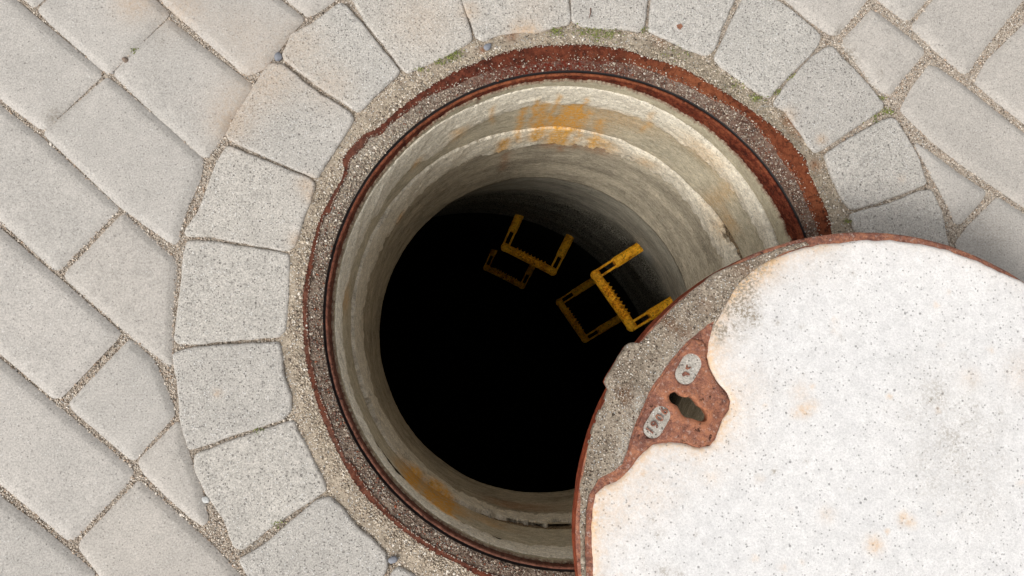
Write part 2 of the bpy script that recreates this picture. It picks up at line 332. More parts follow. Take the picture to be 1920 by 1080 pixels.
# ---------------------------------------------------------------- paving stones (outlines in photo pixels on the ground plane)
SETT = [
 ([(1073,0),(1073,38),(1093,48),(1120,52),(1162,52),(1200,57),(1209,48),(1214,0),(1225,-125),(1068,-142)], 'rough grey ring stone above the manhole with a thin brown twig lying on it'),
 ([(867,0),(883,40),(893,69),(906,75),(937,62),(968,58),(1006,58),(1031,52),(1066,44),(1070,31),(1066,0),(1062,-140),(840,-105)], 'rough ring stone with an orange tinge on its lower edge, left of the twig'),
 ([(662,0),(687,42),(725,88),(754,129),(765,135),(785,127),(797,121),(839,102),(885,73),(882,52),(864,0),(832,-100),(655,-12)], 'large rough pale ring stone beside bright green moss, upper left of the manhole'),
 ([(637,4),(583,45),(546,63),(529,102),(533,111),(596,160),(669,208),(675,206),(702,179),(746,138),(749,130),(710,83),(681,46),(648,10)], 'rough ring stone with a warm beige corner touching the blue grey pebble'),
 ([(504,118),(527,119),(596,173),(656,210),(663,221),(654,237),(608,310),(596,332),(583,330),(540,311),(498,293),(428,260),(424,250),(440,217),(472,165)], 'rough ring stone with a beige upper corner, just below the blue grey pebble'),
 ([(423,272),(446,280),(487,297),(540,318),(577,332),(589,343),(587,355),(581,378),(571,399),(558,445),(552,462),(535,470),(483,460),(425,449),(398,443),(350,441),(346,434),(368,400),(379,376),(406,303)], 'rough ring stone with a rusty beige right edge, facing the bend of the rusty rim'),
 ([(392,451),(450,461),(508,469),(540,476),(541,502),(540,565),(533,620),(521,631),(425,638),(373,644),(334,644),(327,636),(331,590),(337,544),(342,490),(348,451)], 'nearly square rough ring stone directly left of the manhole'),
 ([(323,663),(362,651),(425,647),(467,645),(523,642),(527,661),(531,702),(545,744),(545,770),(529,786),(456,809),(383,834),(354,843),(349,830),(337,786),(331,713)], 'rough ring stone with a tiny orange dot and small dark pits, left of the manhole'),
 ([(365,854),(446,822),(500,804),(550,788),(556,807),(571,832),(585,861),(587,866),(608,907),(611,920),(592,932),(508,988),(454,1031),(438,1027),(417,972),(383,924),(362,877)], 'tapering rough ring stone between two mossy joints, lower left of the manhole'),
 ([(450,1049),(496,1022),(592,940),(617,933),(642,955),(671,990),(700,1015),(723,1038),(727,1063),(719,1080),(712,1092),(590,1190),(520,1160),(470,1090),(450,1057)], 'rough ring stone cut by the bottom edge of the photo, lower left of the manhole'),
 ([(736,1072),(748,1063),(775,1080),(820,1100),(860,1122),(800,1275),(620,1195),(724,1096)], 'ring stone of which only one corner shows at the bottom edge of the photo'),
 ([(1222,0),(1216,56),(1245,69),(1287,90),(1324,102),(1341,90),(1353,54),(1378,0),(1412,-68),(1237,-128)], 'rough ring stone with a small brown leaf crumb on it'),
 ([(1391,6),(1374,38),(1345,98),(1341,108),(1353,123),(1432,179),(1445,181),(1474,146),(1520,102),(1535,83),(1541,69),(1532,57),(1520,47),(1478,12),(1440,-12),(1408,-26)], 'rough pale ring stone with one well rounded corner, upper right of the manhole'),
 ([(1526,104),(1550,88),(1562,87),(1603,129),(1637,167),(1657,192),(1657,203),(1632,220),(1562,266),(1546,277),(1530,285),(1518,272),(1508,255),(1492,233),(1476,208),(1451,193),(1478,154)], 'rough ring stone with an orange mark near its lower corner'),
 ([(1548,290),(1568,276),(1617,246),(1657,225),(1672,221),(1682,224),(1701,255),(1725,299),(1739,343),(1725,350),(1671,370),(1644,381),(1597,392),(1587,382),(1573,355),(1557,318)], 'rough ring stone right of the bright rust of the rim, second above the lid'),
 ([(1595,402),(1671,381),(1725,359),(1745,356),(1752,362),(1766,396),(1779,453),(1790,545),(1620,560),(1612,450)], 'rough ring stone half hidden under the upper edge of the white lid'),
]
PAV = [
 ([(71,16),(181,-94),(290,2),(312,24),(202,133),(188,125),(90,37)], 'smooth beige paver at the top left with a tan spot at its upper edge'),
 ([(185,138),(125,195),(84,236),(74,238),(0,182),(-165,38),(-70,-78),(73,40),(181,129)], 'smooth paver at the upper left edge of the photo with a dark sooty corner'),
 ([(198,146),(240,179),(300,230),(375,297),(375,307),(369,337),(348,382),(335,422),(330,447),(322,455),(220,381),(84,251),(84,244)], 'long smooth paver cut at an angle, with a lit lower edge, left of the ring'),
 ([(314,37),(400,106),(470,160),(464,172),(431,220),(417,251),(392,282),(386,293),(373,287),(300,221),(222,146),(213,134),(250,95)], 'grey paver with a tan right corner pointing at the ring'),
 ([(310,5),(400,84),(456,133),(468,135),(494,123),(512,99),(546,56),(566,33),(521,-2),(400,-105),(300,-8)], 'large beige paver at the top of the photo left of the ring'),
 ([(542,-2),(577,27),(590,20),(622,-2),(642,-22),(645,-50),(560,-110),(480,-60)], 'small tip of a paver at the top edge between large beige paver and ring'),
 ([(217,390),(107,503),(98,502),(0,413),(-134,291),(-25,178),(0,202),(75,261)], 'smooth pinkish grey paver at the left edge, above the middle'),
 ([(228,402),(320,484),(326,496),(320,567),(318,650),(319,683),(309,681),(233,621),(122,521),(121,512)], 'five sided smooth paver cut straight beside the ring, left of the square ring stone'),
 ([(221,625),(212,636),(112,741),(98,744),(0,661),(-130,548),(-25,415),(0,435),(104,523),(208,614)], 'smooth paver at the left edge with a faint dark smudge near its right corner'),
 ([(240,640),(258,655),(283,677),(295,702),(310,739),(319,763),(321,779),(267,839),(252,859),(243,860),(135,767),(129,757)], 'smooth paver with a curved right side beside the ring'),
 ([(244,889),(235,904),(135,1010),(122,1011),(0,907),(-120,800),(-20,664),(0,681),(108,769),(240,880)], 'long smooth paver at the lower left edge with a broad grey sloping side'),
 ([(260,870),(271,889),(312,930),(354,968),(378,984),(385,975),(372,917),(356,876),(344,835),(336,798),(329,796),(300,826),(263,862)], 'small triangular paver wedged between two long pavers and the ring'),
 ([(258,905),(323,962),(396,1029),(446,1083),(520,1155),(400,1290),(187,1080),(148,1030),(150,1018)], 'smooth paver at the bottom edge below the small triangular one'),
 ([(0,940),(62,985),(125,1037),(172,1078),(60,1190),(-130,1010),(-30,905)], 'smooth paver filling the bottom left corner of the photo'),
 ([(60,8),(78,-8),(170,-103),(70,-190),(-60,-92)], 'sliver of a paver in the top left corner of the photo'),
 ([(1480,-2),(1520,33),(1560,60),(1572,60),(1599,29),(1624,-2),(1700,-82),(1590,-150),(1432,-52)], 'speckled paver at the top edge touching the stone with the rounded corner'),
 ([(1638,18),(1646,22),(1732,87),(1735,95),(1707,129),(1671,173),(1662,170),(1640,154),(1610,112),(1586,85),(1584,76)], 'small rough square paver with a brown stained left edge, upper right'),
 ([(1652,-4),(1700,33),(1709,32),(1737,-2),(1800,-78),(1730,-140),(1652,-62)], 'corner of a paver at the top edge above the small stained square one'),
 ([(1715,48),(1757,-2),(1830,-85),(1940,-40),(1920,-4),(1882,44),(1845,91),(1818,132),(1808,132),(1760,91)], 'smooth paver in the top right of the photo beside a wide sandy joint'),
 ([(1834,152),(1856,114),(1924,48),(2000,-40),(2100,60),(2000,290),(1917,220),(1875,187)], 'smooth paver at the right edge beyond the wide sandy joint'),
 ([(1746,123),(1760,127),(1812,163),(1891,226),(1922,250),(1992,304),(1930,388),(1860,340),(1806,303),(1752,261),(1710,220),(1694,204),(1714,167)], 'large smooth paver at the right edge of the photo above the triangular piece'),
 ([(1720,268),(1741,281),(1793,321),(1850,359),(1843,372),(1806,414),(1797,416),(1783,384),(1764,346),(1740,302)], 'narrow triangular paver between the ring and a sandy joint on the right'),
 ([(1876,371),(1920,400),(2000,462),(1985,640),(1850,620),(1806,500),(1799,456),(1819,428)], 'smooth paver shaded by the lid at the right edge'),
]
HOLE_PX = (1071, 601)
def make_paver(name, pts, label, sett, seed, group):
    P = WP(pts); P = P[::-1] if area(P) < 0 else P; P = roundcorner(P, 0.004 if sett else 0.003); P = densify(P, .006); P = P-normals(P)*(0.0011 if sett else 0.0028); c = P.mean(0); tx, ty = rng.normal(0, 0.004, 2); z0 = rng.normal(0, 0.0005)
    def zf(C, D):
        z = z0+(C[:, 0]-c[0])*tx+(C[:, 1]-c[1])*ty
        if sett:
            e = 0.0022+0.0025*np.clip(fbm(C[:, 0]*60, C[:, 1]*60, seed), 0, 1)
            z = z-0.0028*(1-np.clip(D/e, 0, 1))**2+0.0006*fbm(C[:, 0]*45, C[:, 1]*45, seed+5)-0.0005*sm(.25, .7, fbm(C[:, 0]*160, C[:, 1]*160, seed+9, 2))
        else:
            cw = 0.0092*(1+0.12*fbm(C[:, 0]*25, C[:, 1]*25, seed))
            q = np.clip(D/cw, 0, 1); z = z-0.0044*(1-q)-0.0006*(1-np.clip(D/0.002, 0, 1))+0.0002*fbm(C[:, 0]*30, C[:, 1]*30, seed+5)
        return z
    V, T, n0 = slab(P, zf, -0.05, sp=0.003, rings=((0.001, 0.0025, 0.0045) if sett else (0.0015, 0.0045, 0.0080, 0.0102)),
                    grid=0.0055 if sett else 0.010, jit=0.0013 if sett else 0.0004, seed=seed)
    o = mk(name, V, T, 'sett' if sett else 'paver', origin=(c[0], c[1], -0.05), attrs={'stain': blobs(V, PST), 'dirt_shade': blobs(V, PDT)})
    return tag(o, label, 'paving stone', group)
for i, (p, l) in enumerate(SETT): make_paver('ring_paving_stone', p, l, True, 100+i, 'rough stones laid in a ring around the manhole')
for i, (p, l) in enumerate(PAV): make_paver('paving_stone', p, l, False, 200+i, 'smooth pavers around the ring')

# pavement beyond the photograph (nothing of it shows from the photo's camera)
def overl(q):
    q = np.array(q, float); test = densify(q, 20); test = np.vstack([test, q.mean(0)[None], (test+q.mean(0))/2])
    for p, _ in SETT+PAV:
        if inpoly(test, np.array(p, float)).any(): return True
        if inpoly(np.array(p, float), q).any(): return True
    return False
VV = []; TT = []; off = 0
def add_far(q, seed, hexp=0.0):
    global off
    P = WP(q)
    def zf(C, D): return -0.0042*(1-np.clip(D/0.009, 0, 1))*(0 if hexp else 1)
    V, T, _ = slab(P, zf, -0.05, sp=0.02, rings=(0.009,), grid=0.06, seed=seed, corner=0.005)
    VV.append(V); TT.append(T+off); off += len(V)
a0 = 2.5
for k in range(8):
    t0, t1 = math.radians(a0-k*14.3-0.5), math.radians(a0-(k+1)*14.3+0.5)
    q = [(HOLE_PX[0]+r*math.cos(t), HOLE_PX[1]-r*math.sin(t)) for r, t in ((548, t0), (732, t0), (732, t1), (548, t1))]
    if not overl(q): add_far(q, k, 1)
for k in range(4):
    t0, t1 = math.radians(68+k*14.0), math.radians(68+(k+1)*14.0)
u = np.array((.757, .653)); v = np.array((.700, -.714))
for i in range(-9, 10):
    for j in range(-16, 17):
        o0 = np.array((215., 390.))+u*(i*300+(j % 2)*150)+v*j*152
        q = [o0, o0+u*290, o0+u*290+v*143, o0+v*143]; qa = np.array(q)
        if (np.hypot(qa[:, 0]-HOLE_PX[0], qa[:, 1]-HOLE_PX[1]) < 745).any(): continue
        b = densify(qa, 30)
        if ((b[:, 0] > -25) & (b[:, 0] < 1945) & (b[:, 1] > -25) & (b[:, 1] < 1105)).any(): continue
        if not overl(q): add_far(q, 3000+i*40+j); continue
        for pi2 in range(3):                                   # cut pieces where a whole paver does not fit
            s0 = o0+u*pi2*98; q2 = [s0, s0+u*90, s0+u*90+v*143, s0+v*143]
            if not overl(q2): add_far(q2, 6000+i*40+j*3+pi2)
tag(mk('pavement', np.vstack(VV), np.vstack(TT), 'paver'), kind='structure')

# ---------------------------------------------------------------- ground (sand bed) with the round opening
circ = lambda r, n=180: np.array([(r*math.cos(2*math.pi*i/n), r*math.sin(2*math.pi*i/n)) for i in range(n)])
big = np.array([(-6, -6), (6, -6), (6, 6), (-6, 6)], float)
inner = np.array([W(-90, -90), W(2010, -90), W(2010, 1170), W(-90, 1170)])
V, T, _ = slab(big, lambda C, D: np.full(len(C), -0.0064), -0.3, sp=0.5, grid=0.4, holes=[circ(0.398)])
tag(mk('ground', V, T, 'sand'), kind='structure')

# ---------------------------------------------------------------- manhole frame in polar form
def polar(pts, z=0.0):
    P = WP(pts, z); a = np.arctan2(P[:, 1], P[:, 0]) % (2*math.pi); r = np.hypot(P[:, 0], P[:, 1]); o = np.argsort(a)
    a = a[o]; r = r[o]
    return lambda t: np.interp(np.asarray(t) % (2*math.pi), np.r_[a[-1]-2*math.pi, a, a[0]+2*math.pi], np.r_[r[-1], r, r[0]])
OUT = [(1563,437),(1552,393),(1522,328),(1514,299),(1489,269),(1439,225),(1389,190),(1328,152),(1278,125),(1237,112),(1199,100),(1168,90),(1120,84),(1052,82),(1000,85),(939,98),(889,117),(850,133),(810,158),(760,192),(716,232),(697,243),(682,249),(664,267),(640,296),(644,315),(640,333),(623,363),(608,387),(588,441),(579,482),(567,544),(566,586),(569,648),(573,682),(588,740),(606,792),(631,848),(634,852),(670,917),(715,962),(768,1007),(817,1039),(862,1060),(886,1076),(960,1103),(1071,1113),(1200,1096),(1330,1040),(1450,945),(1550,800),(1583,650),(1575,520)]
INN = [(1538,439),(1519,393),(1503,350),(1481,317),(1460,288),(1441,263),(1405,221),(1370,200),(1328,181),(1293,160),(1266,150),(1224,131),(1203,123),(1151,113),(1120,112),(1072,112),(989,118),(933,126),(885,143),(854,160),(818,172),(760,210),(745,221),(712,252),(692,257),(682,274),(656,300),(651,326),(636,356),(618,396),(606,407),(598,443),(587,492),(577,565),(577,627),(585,682),(602,744),(621,794),(650,863),(658,868),(703,933),(752,982),(805,1019),(850,1043),(907,1072),(1000,1094),(1071,1100),(1200,1083),(1320,1028),(1440,933),(1535,795),(1566,650),(1558,520)]
rO = polar(OUT); rI = polar(INN)
NT = 1080; TH = np.linspace(0, 2*math.pi, NT, endpoint=False)
cx, sx = np.cos(TH), np.sin(TH)
jo = 0.0012*fbm(TH*60, TH*0+3, 3)+0.0010*fbm(TH*190, TH*0, 4, 3); ji = 0.0016*fbm(TH*70, TH*0+9, 5)+0.0012*fbm(TH*200, TH*0, 6, 3)
RO = rO(TH)+jo; RI = np.minimum(rI(TH)+ji, RO-0.002)
def grid_ring(rows):
    """rows: list of (NT,3) arrays -> closed strip"""
    V = np.vstack(rows); n = len(rows); q = []
    a = np.arange(NT); b = (a+1) % NT
    for i in range(n-1): q.append(np.c_[a+i*NT, b+i*NT, b+(i+1)*NT, a+(i+1)*NT])
    return V, np.vstack(q)
def prow(r, z): return np.c_[r*cx, r*sx, z*np.ones(NT)]
def strip(ra, rb, zf, n):
    rows = []
    for i in range(n+1):
        t = i/n; r = ra*(1-t)+rb*t; rows.append(np.c_[r*cx, r*sx, zf(r, TH, t)])
    return rows
def angd(t, deg): return np.abs((np.degrees(t)-deg+180) % 360-180)
def gs(t, deg, wd): return np.exp(-(angd(t, deg)/wd)**2)

fr = empty('manhole', (0, 0, -0.03), 'round open manhole with rusty iron rim and stained concrete shaft going down into the dark', 'manhole')
V, Fq = grid_ring([prow(RI, -0.06)]+strip(RI, RO, lambda r, t, s: -0.0022-0.0012*(s-0.5)**2+0.0006*fbm(r*np.cos(t)*90, r*np.sin(t)*90, 11)+0*t, 8)+[prow(RO, -0.06)])
va = np.arctan2(V[:, 1], V[:, 0]); st = np.clip(1.5*gs(va, 40, 40)+0.5*gs(va, 215, 60)*0.6+0.5*gs(va, 180, 20)*.3, 0, 1)*(0.65+0.5*fbm(V[:, 0]*20, V[:, 1]*20, 8))
rim = mk('outer_rim', V, Fq, 'rust_rim', fr, origin=(0, 0, -0.03), attrs={'stain': np.clip(st, 0, 1), 'dirt_shade': np.clip(gs(va, 190, 75)*1.1*(.7+.5*fbm(V[:, 0]*18, V[:, 1]*18, 9)), 0, 1)})
ri0 = 0.3225*np.ones(NT)
V, Fq = grid_ring(strip(ri0, RI+0.0015, lambda r, t, s: -0.0055+0.0022*s+0.0009*fbm(r*np.cos(t)*120, r*np.sin(t)*120, 12)+0.0012*fbm(r*np.cos(t)*30, r*np.sin(t)*30, 14), 8))
va = np.arctan2(V[:, 1], V[:, 0])
V_st = np.clip(1.1*gs(va, 97, 19)+0.35*gs(va, 60, 25)+0.25*gs(va, 30, 20), 0, 1)
V_di = np.clip(0.9*gs(va, 140, 18)+0.35*gs(va, 62, 10), 0, 1)
mk('grit_infill', V, Fq, 'infill', fr, origin=(0, 0, -0.03), attrs={'stain': V_st, 'dirt_shade': V_di})
wob = 0.0004*fbm(TH*18, TH*0, 21)
V, Fq = grid_ring([prow(0.3240*np.ones(NT), -0.0060), prow(0.3225*np.ones(NT), -0.0065), prow(0.3210*np.ones(NT), -0.0105), prow(0.3195*np.ones(NT), -0.0105)])
mk('seat_groove', V, Fq, 'black_iron', fr, origin=(0, 0, -0.03))
prof = [(0.3197, -.0105), (0.3190, -.0050), (0.3178, -.0036), (0.3166, -.0034), (0.3155, -.0044), (0.3149, -.0065), (0.3150, -.0105), (0.3142, -.0125), (0.3140, -.03), (0.3138, -.055)]
V, Fq = grid_ring([prow(r+wob, z+0.0003*fbm(TH*40, TH*0+i, 31)) for i, (r, z) in enumerate(prof)])
va = np.arctan2(V[:, 1], V[:, 0])
mk('inner_lip', V, Fq, 'rust_dark', fr, origin=(0, 0, -0.03), attrs={'stain': np.clip(0.7*(V[:, 2] > -0.0055)*gs(va, 100, 45), 0, 1), 'dirt_shade': np.clip(1.3*gs(va, 225, 62), 0, 1)})

# mortar collar between the frame and the ring of stones
V, Fq = grid_ring(strip(RO-0.0012, 0.405*np.ones(NT), lambda r, t, s: -0.0030-0.0022*np.sin(np.clip(s, 0, 1)*3.1)*0.5-0.0028*sm(.35, .9, s)+0.0012*fbm(r*np.cos(t)*45, r*np.sin(t)*45, 41)+0.0008*fbm(r*np.cos(t)*160, r*np.sin(t)*160, 42), 26))
va = np.arctan2(V[:, 1], V[:, 0])
co = mk('mortar_collar', V, Fq, 'collar', origin=(0, 0, -0.01),
        attrs={'stain': blobs(V, [(1500, 240, 18, .8), (1480, 225, 14, .7), (1530, 310, 12, .8), (1545, 270, 10, .8), (1240, 75, 14, .5), (905, 93, 8, .8), (960, 62, 14, .6)]),
               'dirt_shade': np.clip(0.75*gs(va, 45, 42)*(0.6+0.6*fbm(V[:, 0]*25, V[:, 1]*25, 44)), 0, 1)})
tag(co, 'rough sandy mortar band between the rusty rim and the ring of stones', 'mortar')

# ---------------------------------------------------------------- shaft
sh = fr
def tab(L):
    a = np.radians([x[0] for x in L]); b = np.array([x[1] for x in L])
    return np.interp(TH, np.r_[a, a[0]+2*math.pi], np.r_[b, b[0]])
def rows_h(h0, h1, rf, n):
    rows = []
    for i in range(n+1):
        t = i/n; h = h0*(1-t)+h1*t; r = rf(h, t); rows.append(np.c_[r*cx, r*sx, -h])
    return rows
X3 = lambda V: (np.arctan2(V[:, 1], V[:, 0]), -V[:, 2])
def drip(th, h, deg, h0, h1, wd, a):
    d = ((np.degrees(th)-deg+180) % 360-180)+1.2*fbm(h*60, h*0+deg, int(deg) % 97, 3)
    return a*np.exp(-(d/wd)**2)*sm(h0-.015, h0+.005, h)*(1-sm(h1-.03, h1+.02, h))
def ostain(V):
    th, h = X3(V); s = np.zeros(len(V))
    for d in ((101, .10, .27, 1.1, .8), (95.5, .09, .27, 1.7, .85), (96, .20, .27, 2.4, .6), (88.5, .10, .31, 2.0, .95), (86, .12, .36, 1.3, .7), (90.5, .17, .34, 2.6, .6), (83, .13, .33, 1.3, .6), (78, .16, .30, 1.4, .6), (75, .24, .33, 5, .6), (105.5, .235, .32, 2.0, 1.0), (104, .34, .47, 1.6, .55),
              (80, .10, .22, 9, .22), (70, .10, .16, 8, .2), (98, .07, .20, .8, .7), (92.5, .06, .2, .7, .7), (85, .07, .22, .7, .7), (110, .06, .15, .8, .5), (67, .06, .16, .8, .4), (120, .09, .15, 2.5, .5), (134, .10, .14, 2, .5), (60, .24, .29, 4, .35), (145, .27, .33, 2, .55),
              (226, .05, .22, 2.6, 1.2), (233, .05, .24, 3.0, 1.4), (237, .05, .22, 2.4, 1.3), (241, .12, .20, 3, .5), (255, .36, .42, 6, .4), (265, .36, .44, 9, .4), (222, .10, .2, 3, .5), (175, .08, .14, 4, .4), (38, .10, .24, 3, .3), (50, .07, .13, 8, .3), (250, .15, .22, 6, .35), (30, .18, .27, 4, .35)):
        s += drip(th, h, *d)
    return np.clip(s, 0, 1)
def bands(V):
    """grime bands and streaks of the damp ring"""
    th, h = X3(V)
    return np.clip(0.55*sm(.1, .5, fbm(th*4, h*42, 61))+0.5*sm(.2, .6, fbm(th*9, h*14, 62)), 0, 1)
NZ = lambda h, s, f=9, g=60: fbm(cx*f*3+h*5, sx*f*3+h*g, s)
# soil behind everything
rows = rows_h(0.012*np.ones(NT), 0.42*np.ones(NT), lambda h, t: 0.3145+0.0022*fbm(cx*60, sx*60+h*150, 70)+0.0022*(1-gs(TH, 268, 26)), 40)
V, Fq = grid_ring(rows); mk('seam_filling', V, Fq[:, ::-1], 'soil', sh, origin=(0, 0, -.2))
# thin cement skim that has run over the iron
h0 = tab([(0, .032), (20, .034), (45, .031), (65, .026), (80, .016), (95, .0135), (110, .0135), (124, .014), (135, .020), (150, .017), (180, .020), (205, .014), (225, .0135), (250, .014), (275, .014), (300, .018), (330, .03), (359, .04)])+0.0045*fbm(TH*55, TH*0, 72)+0.003*fbm(TH*170, TH*0, 73)
h1 = tab([(0, .070), (20, .068), (45, .058), (65, .045), (85, .036), (100, .029), (115, .031), (130, .027), (160, .029), (200, .029), (230, .023), (270, .029), (300, .044), (340, .056)])
V, Fq = grid_ring([prow(0.3139*np.ones(NT), -h0)]+rows_h(h0+.0004, h1, lambda h, t: 0.3115-0.0005*t+0.0006*fbm(cx*40, sx*40+h*120, 74)+0.0012*(t < .05), 10))
th_, h_ = X3(V)
mk('cement_skim', V, Fq[:, ::-1], 'skim', sh, origin=(0, 0, -.05), attrs={'stain': np.clip(.8*(1-sm(0, .006, h_-np.tile(h0, len(V)//NT)))+.7*np.exp(-((np.degrees(th_) % 360-114.2)/0.7)**2)*(h_ < .05), 0, 1), 'dirt_shade': np.clip(0.7*gs(th_, 5, 17)*sm(.04, .055, h_)*(0.5+fbm(th_*30, h_*90, 75)), 0, 1)})
# first mortar joint
h1s = h1; a = h1+np.clip(tab([(0, .016), (12, .016), (25, .011), (38, .009), (50, .002), (75, -.002), (84, .0025), (92, .003), (98, .0), (110, .003), (116, .002), (122, -.002), (300, -.002), (340, .004)])+0.003*fbm(TH*22, TH*0, 76)+0.002*fbm(TH*90, TH*0, 77), -.003, .02)
b = tab([(0, .120), (20, .118), (45, .112), (65, .105), (85, .100), (100, .100), (118, .125), (128, .155), (135, .115), (150, .110), (165, .10), (180, .065), (200, .06), (230, .055), (270, .085), (300, .10), (340, .118)])+0.009*fbm(TH*9, TH*0, 78)-0.014*np.abs(fbm(TH*18, TH*0, 79))+0.003*fbm(TH*110, TH*0, 179)
def rf(h, t):
    e = np.sin(math.pi*(0.04+0.70*min(1, max(0, t))))**0.6
    return 0.3118-0.0060*e*(0.9+0.5*fbm(cx*9, sx*9+h*40, 80))-0.0014*fbm(cx*36, sx*36+h*130, 81)*e
V, Fq = grid_ring([prow(0.3165*np.ones(NT), -a)]+rows_h(a+.0005, b, rf, 22)+[prow(0.3165*np.ones(NT), -b-.001)])
mk('mortar_joint', V, Fq[:, ::-1], 'lip', sh, origin=(0, 0, -.08), attrs={'stain': ostain(V)})
# adjusting ring
e1 = tab([(0, .215), (25, .215), (45, .235), (60, .225), (90, .215), (105, .216), (125, .19), (150, .175), (180, .165), (200, .165), (215, .17), (230, .19), (240, .205), (255, .210), (270, .212), (290, .215), (359, .215)])+0.003*fbm(TH*25, TH*0, 82)
V, Fq = grid_ring(rows_h(0.082*np.ones(NT), e1, lambda h, t: 0.3112+0.0012*fbm(cx*9, sx*9+h*30, 83)+0.0004*fbm(cx*60, sx*60+h*200, 84), 40)+[prow(0.318*np.ones(NT), -e1-.002)])
th_, h_ = X3(V)
mk('adjusting_ring', V, Fq[:, ::-1], 'ring', sh, origin=(0, 0, -.15), attrs={'stain': ostain(V), 'dirt_shade': 0.35*bands(V)})
# second mortar joint with an open seam above it
gap = tab([(0, .010), (14, .012), (22, .030), (29, .028), (36, .010), (45, .006), (56, .002), (100, .0), (135, .0), (148, .006), (165, .009), (185, .011), (193, .018), (200, .032), (208, .036), (213, .012), (218, .007), (224, .016), (230, .014), (236, .009), (241, .013), (246, .028), (252, .040), (268, .050), (285, .045), (320, .02), (359, .010)])*(0.9+0.5*fbm(TH*20, TH*0, 86))+0.001
a = e1+np.clip(gap, 0.0004, 1)+0.0035*fbm(TH*40, TH*0, 85)
b = tab([(0, .295), (25, .295), (45, .285), (60, .28), (75, .29), (90, .285), (101, .305), (117, .28), (135, .285), (150, .275), (165, .28), (180, .268), (200, .275), (220, .275), (240, .285), (270, .303), (300, .30)])+0.016*fbm(TH*9, TH*0, 87)-0.026*np.abs(fbm(TH*16, TH*0, 88))+0.010+0.004*fbm(TH*110, TH*0, 188)
def rf2(h, t):
    e = np.sin(math.pi*(0.12+0.64*t))**0.6
    return 0.3125-0.0085*e*(0.9+0.5*fbm(cx*9, sx*9+h*34, 89))-0.0016*fbm(cx*34, sx*34+h*120, 90)*e
V, Fq = grid_ring([prow(0.318*np.ones(NT), -a+.001)]+rows_h(a, b, rf2, 26)+[prow(0.318*np.ones(NT), -b-.002)])
th_, h_ = X3(V)
mk('mortar_joint', V, Fq[:, ::-1], 'lip', sh, origin=(0, 0, -.28), attrs={'stain': ostain(V), 'dirt_shade': np.clip(.5*sm(.35, .6, fbm(th_*14, h_*60, 91)), 0, 1)})
# lower ring
def rf3(h, t): return 0.3110+0.0016*fbm(cx*5, sx*5+h*34, 92)+0.0015*np.sin(h*75+0.4*np.sin(TH*3))*0.5+0.0005*fbm(cx*50, sx*50+h*120, 93)
V, Fq = grid_ring(rows_h(0.245*np.ones(NT), 0.552*np.ones(NT), rf3, 70)+[prow(0.33*np.ones(NT), -.553)])
mk('shaft_ring', V, Fq[:, ::-1], 'ring_low', sh, origin=(0, 0, -.4), attrs={'stain': ostain(V), 'dirt_shade': 0.75*bands(V)})
# eccentric cone: one side drops straight down (step irons), the other widens
A0 = math.radians(51)
def cone_row(f, h):
    R_ = 0.3125+0.1875*f; c = -0.1875*f
    return np.c_[R_*cx+c*math.cos(A0), R_*sx+c*math.sin(A0), -h*np.ones(NT)]
rows = []
for i in range(61):
    t = i/60; h = 0.556+t*0.58; R_ = cone_row(t, h); rr = 1+0.004*fbm(cx*3, sx*3+h*40, 95)+0.003*math.sin(h*60); R_[:, :2] *= rr if np.ndim(rr) == 0 else rr[:, None]; rows.append(R_)
V, Fq = grid_ring(rows); th_, h_ = X3(V)
mk('cone', V, Fq[:, ::-1], 'cone', sh, origin=(0, 0, -.9), attrs={'stain': np.clip(sum(a_*np.exp(-((V[:, 0]-W(x_, y_, -hh)[0])**2+(V[:, 1]-W(x_, y_, -hh)[1])**2)/.020**2-((h_-hh-.01)/.03)**2) for x_, y_, hh, a_ in ((1208, 478, .71, .8), (1270, 560, .71, .8), (980, 385, 1.08, .7), (1078, 440, 1.08, .7))), 0, 1), 'dirt_shade': np.clip(sm(.62, .90, h_+0.06*fbm(th_*4, h_*10, 96))*1.6, 0, 1)})  # depth mask paints the wall's fade into darkness; pale spots are mortar at the irons
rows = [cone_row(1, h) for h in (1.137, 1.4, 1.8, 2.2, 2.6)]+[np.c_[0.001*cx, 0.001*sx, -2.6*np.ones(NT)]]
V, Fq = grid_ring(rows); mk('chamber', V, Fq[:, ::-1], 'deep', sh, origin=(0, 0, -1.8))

# ---------------------------------------------------------------- step irons
def box(a, b, wd, ht, up=(0, 0, 1), tap=1.0, bev=0.25):
    """bevelled bar from a to b; returns verts, quads"""
    a = Vector(a); b = Vector(b); d = (b-a).normalized(); s = d.cross(Vector(up)).normalized(); uu = s.cross(d)
    sec = []
    for sx_, sy_ in ((1, 1), (-1, 1), (-1, -1), (1, -1)):
        for k in ((0, 1), (1, 0)) if sx_*sy_ > 0 else ((1, 0), (0, 1)):
            sec.append((sx_*(wd/2-(bev*min(wd, ht) if k[0] else 0)), sy_*(ht/2-(bev*min(wd, ht) if k[1] else 0))))
    sec = sorted(sec, key=lambda p: math.atan2(p[1], p[0]))
    V = []; n = len(sec); m = 6
    for i in range(m+1):
        f = i/m; q = a+(b-a)*f; sc = 1+(tap-1)*f
        for x, y in sec: V.append(q+s*x*sc+uu*y*sc)
    Fc = [(i*n+j, i*n+(j+1) % n, (i+1)*n+(j+1) % n, (i+1)*n+j) for i in range(m) for j in range(n)]
    Fc += [tuple(range(n))[::-1], tuple(m*n+j for j in range(n))]
    return [tuple(v) for v in V], Fc
def join(parts):
    V = []; Fc = []
    for v, f in parts:
        o = len(V); V += v; Fc += [tuple(i+o for i in q) for q in f]
    return V, Fc
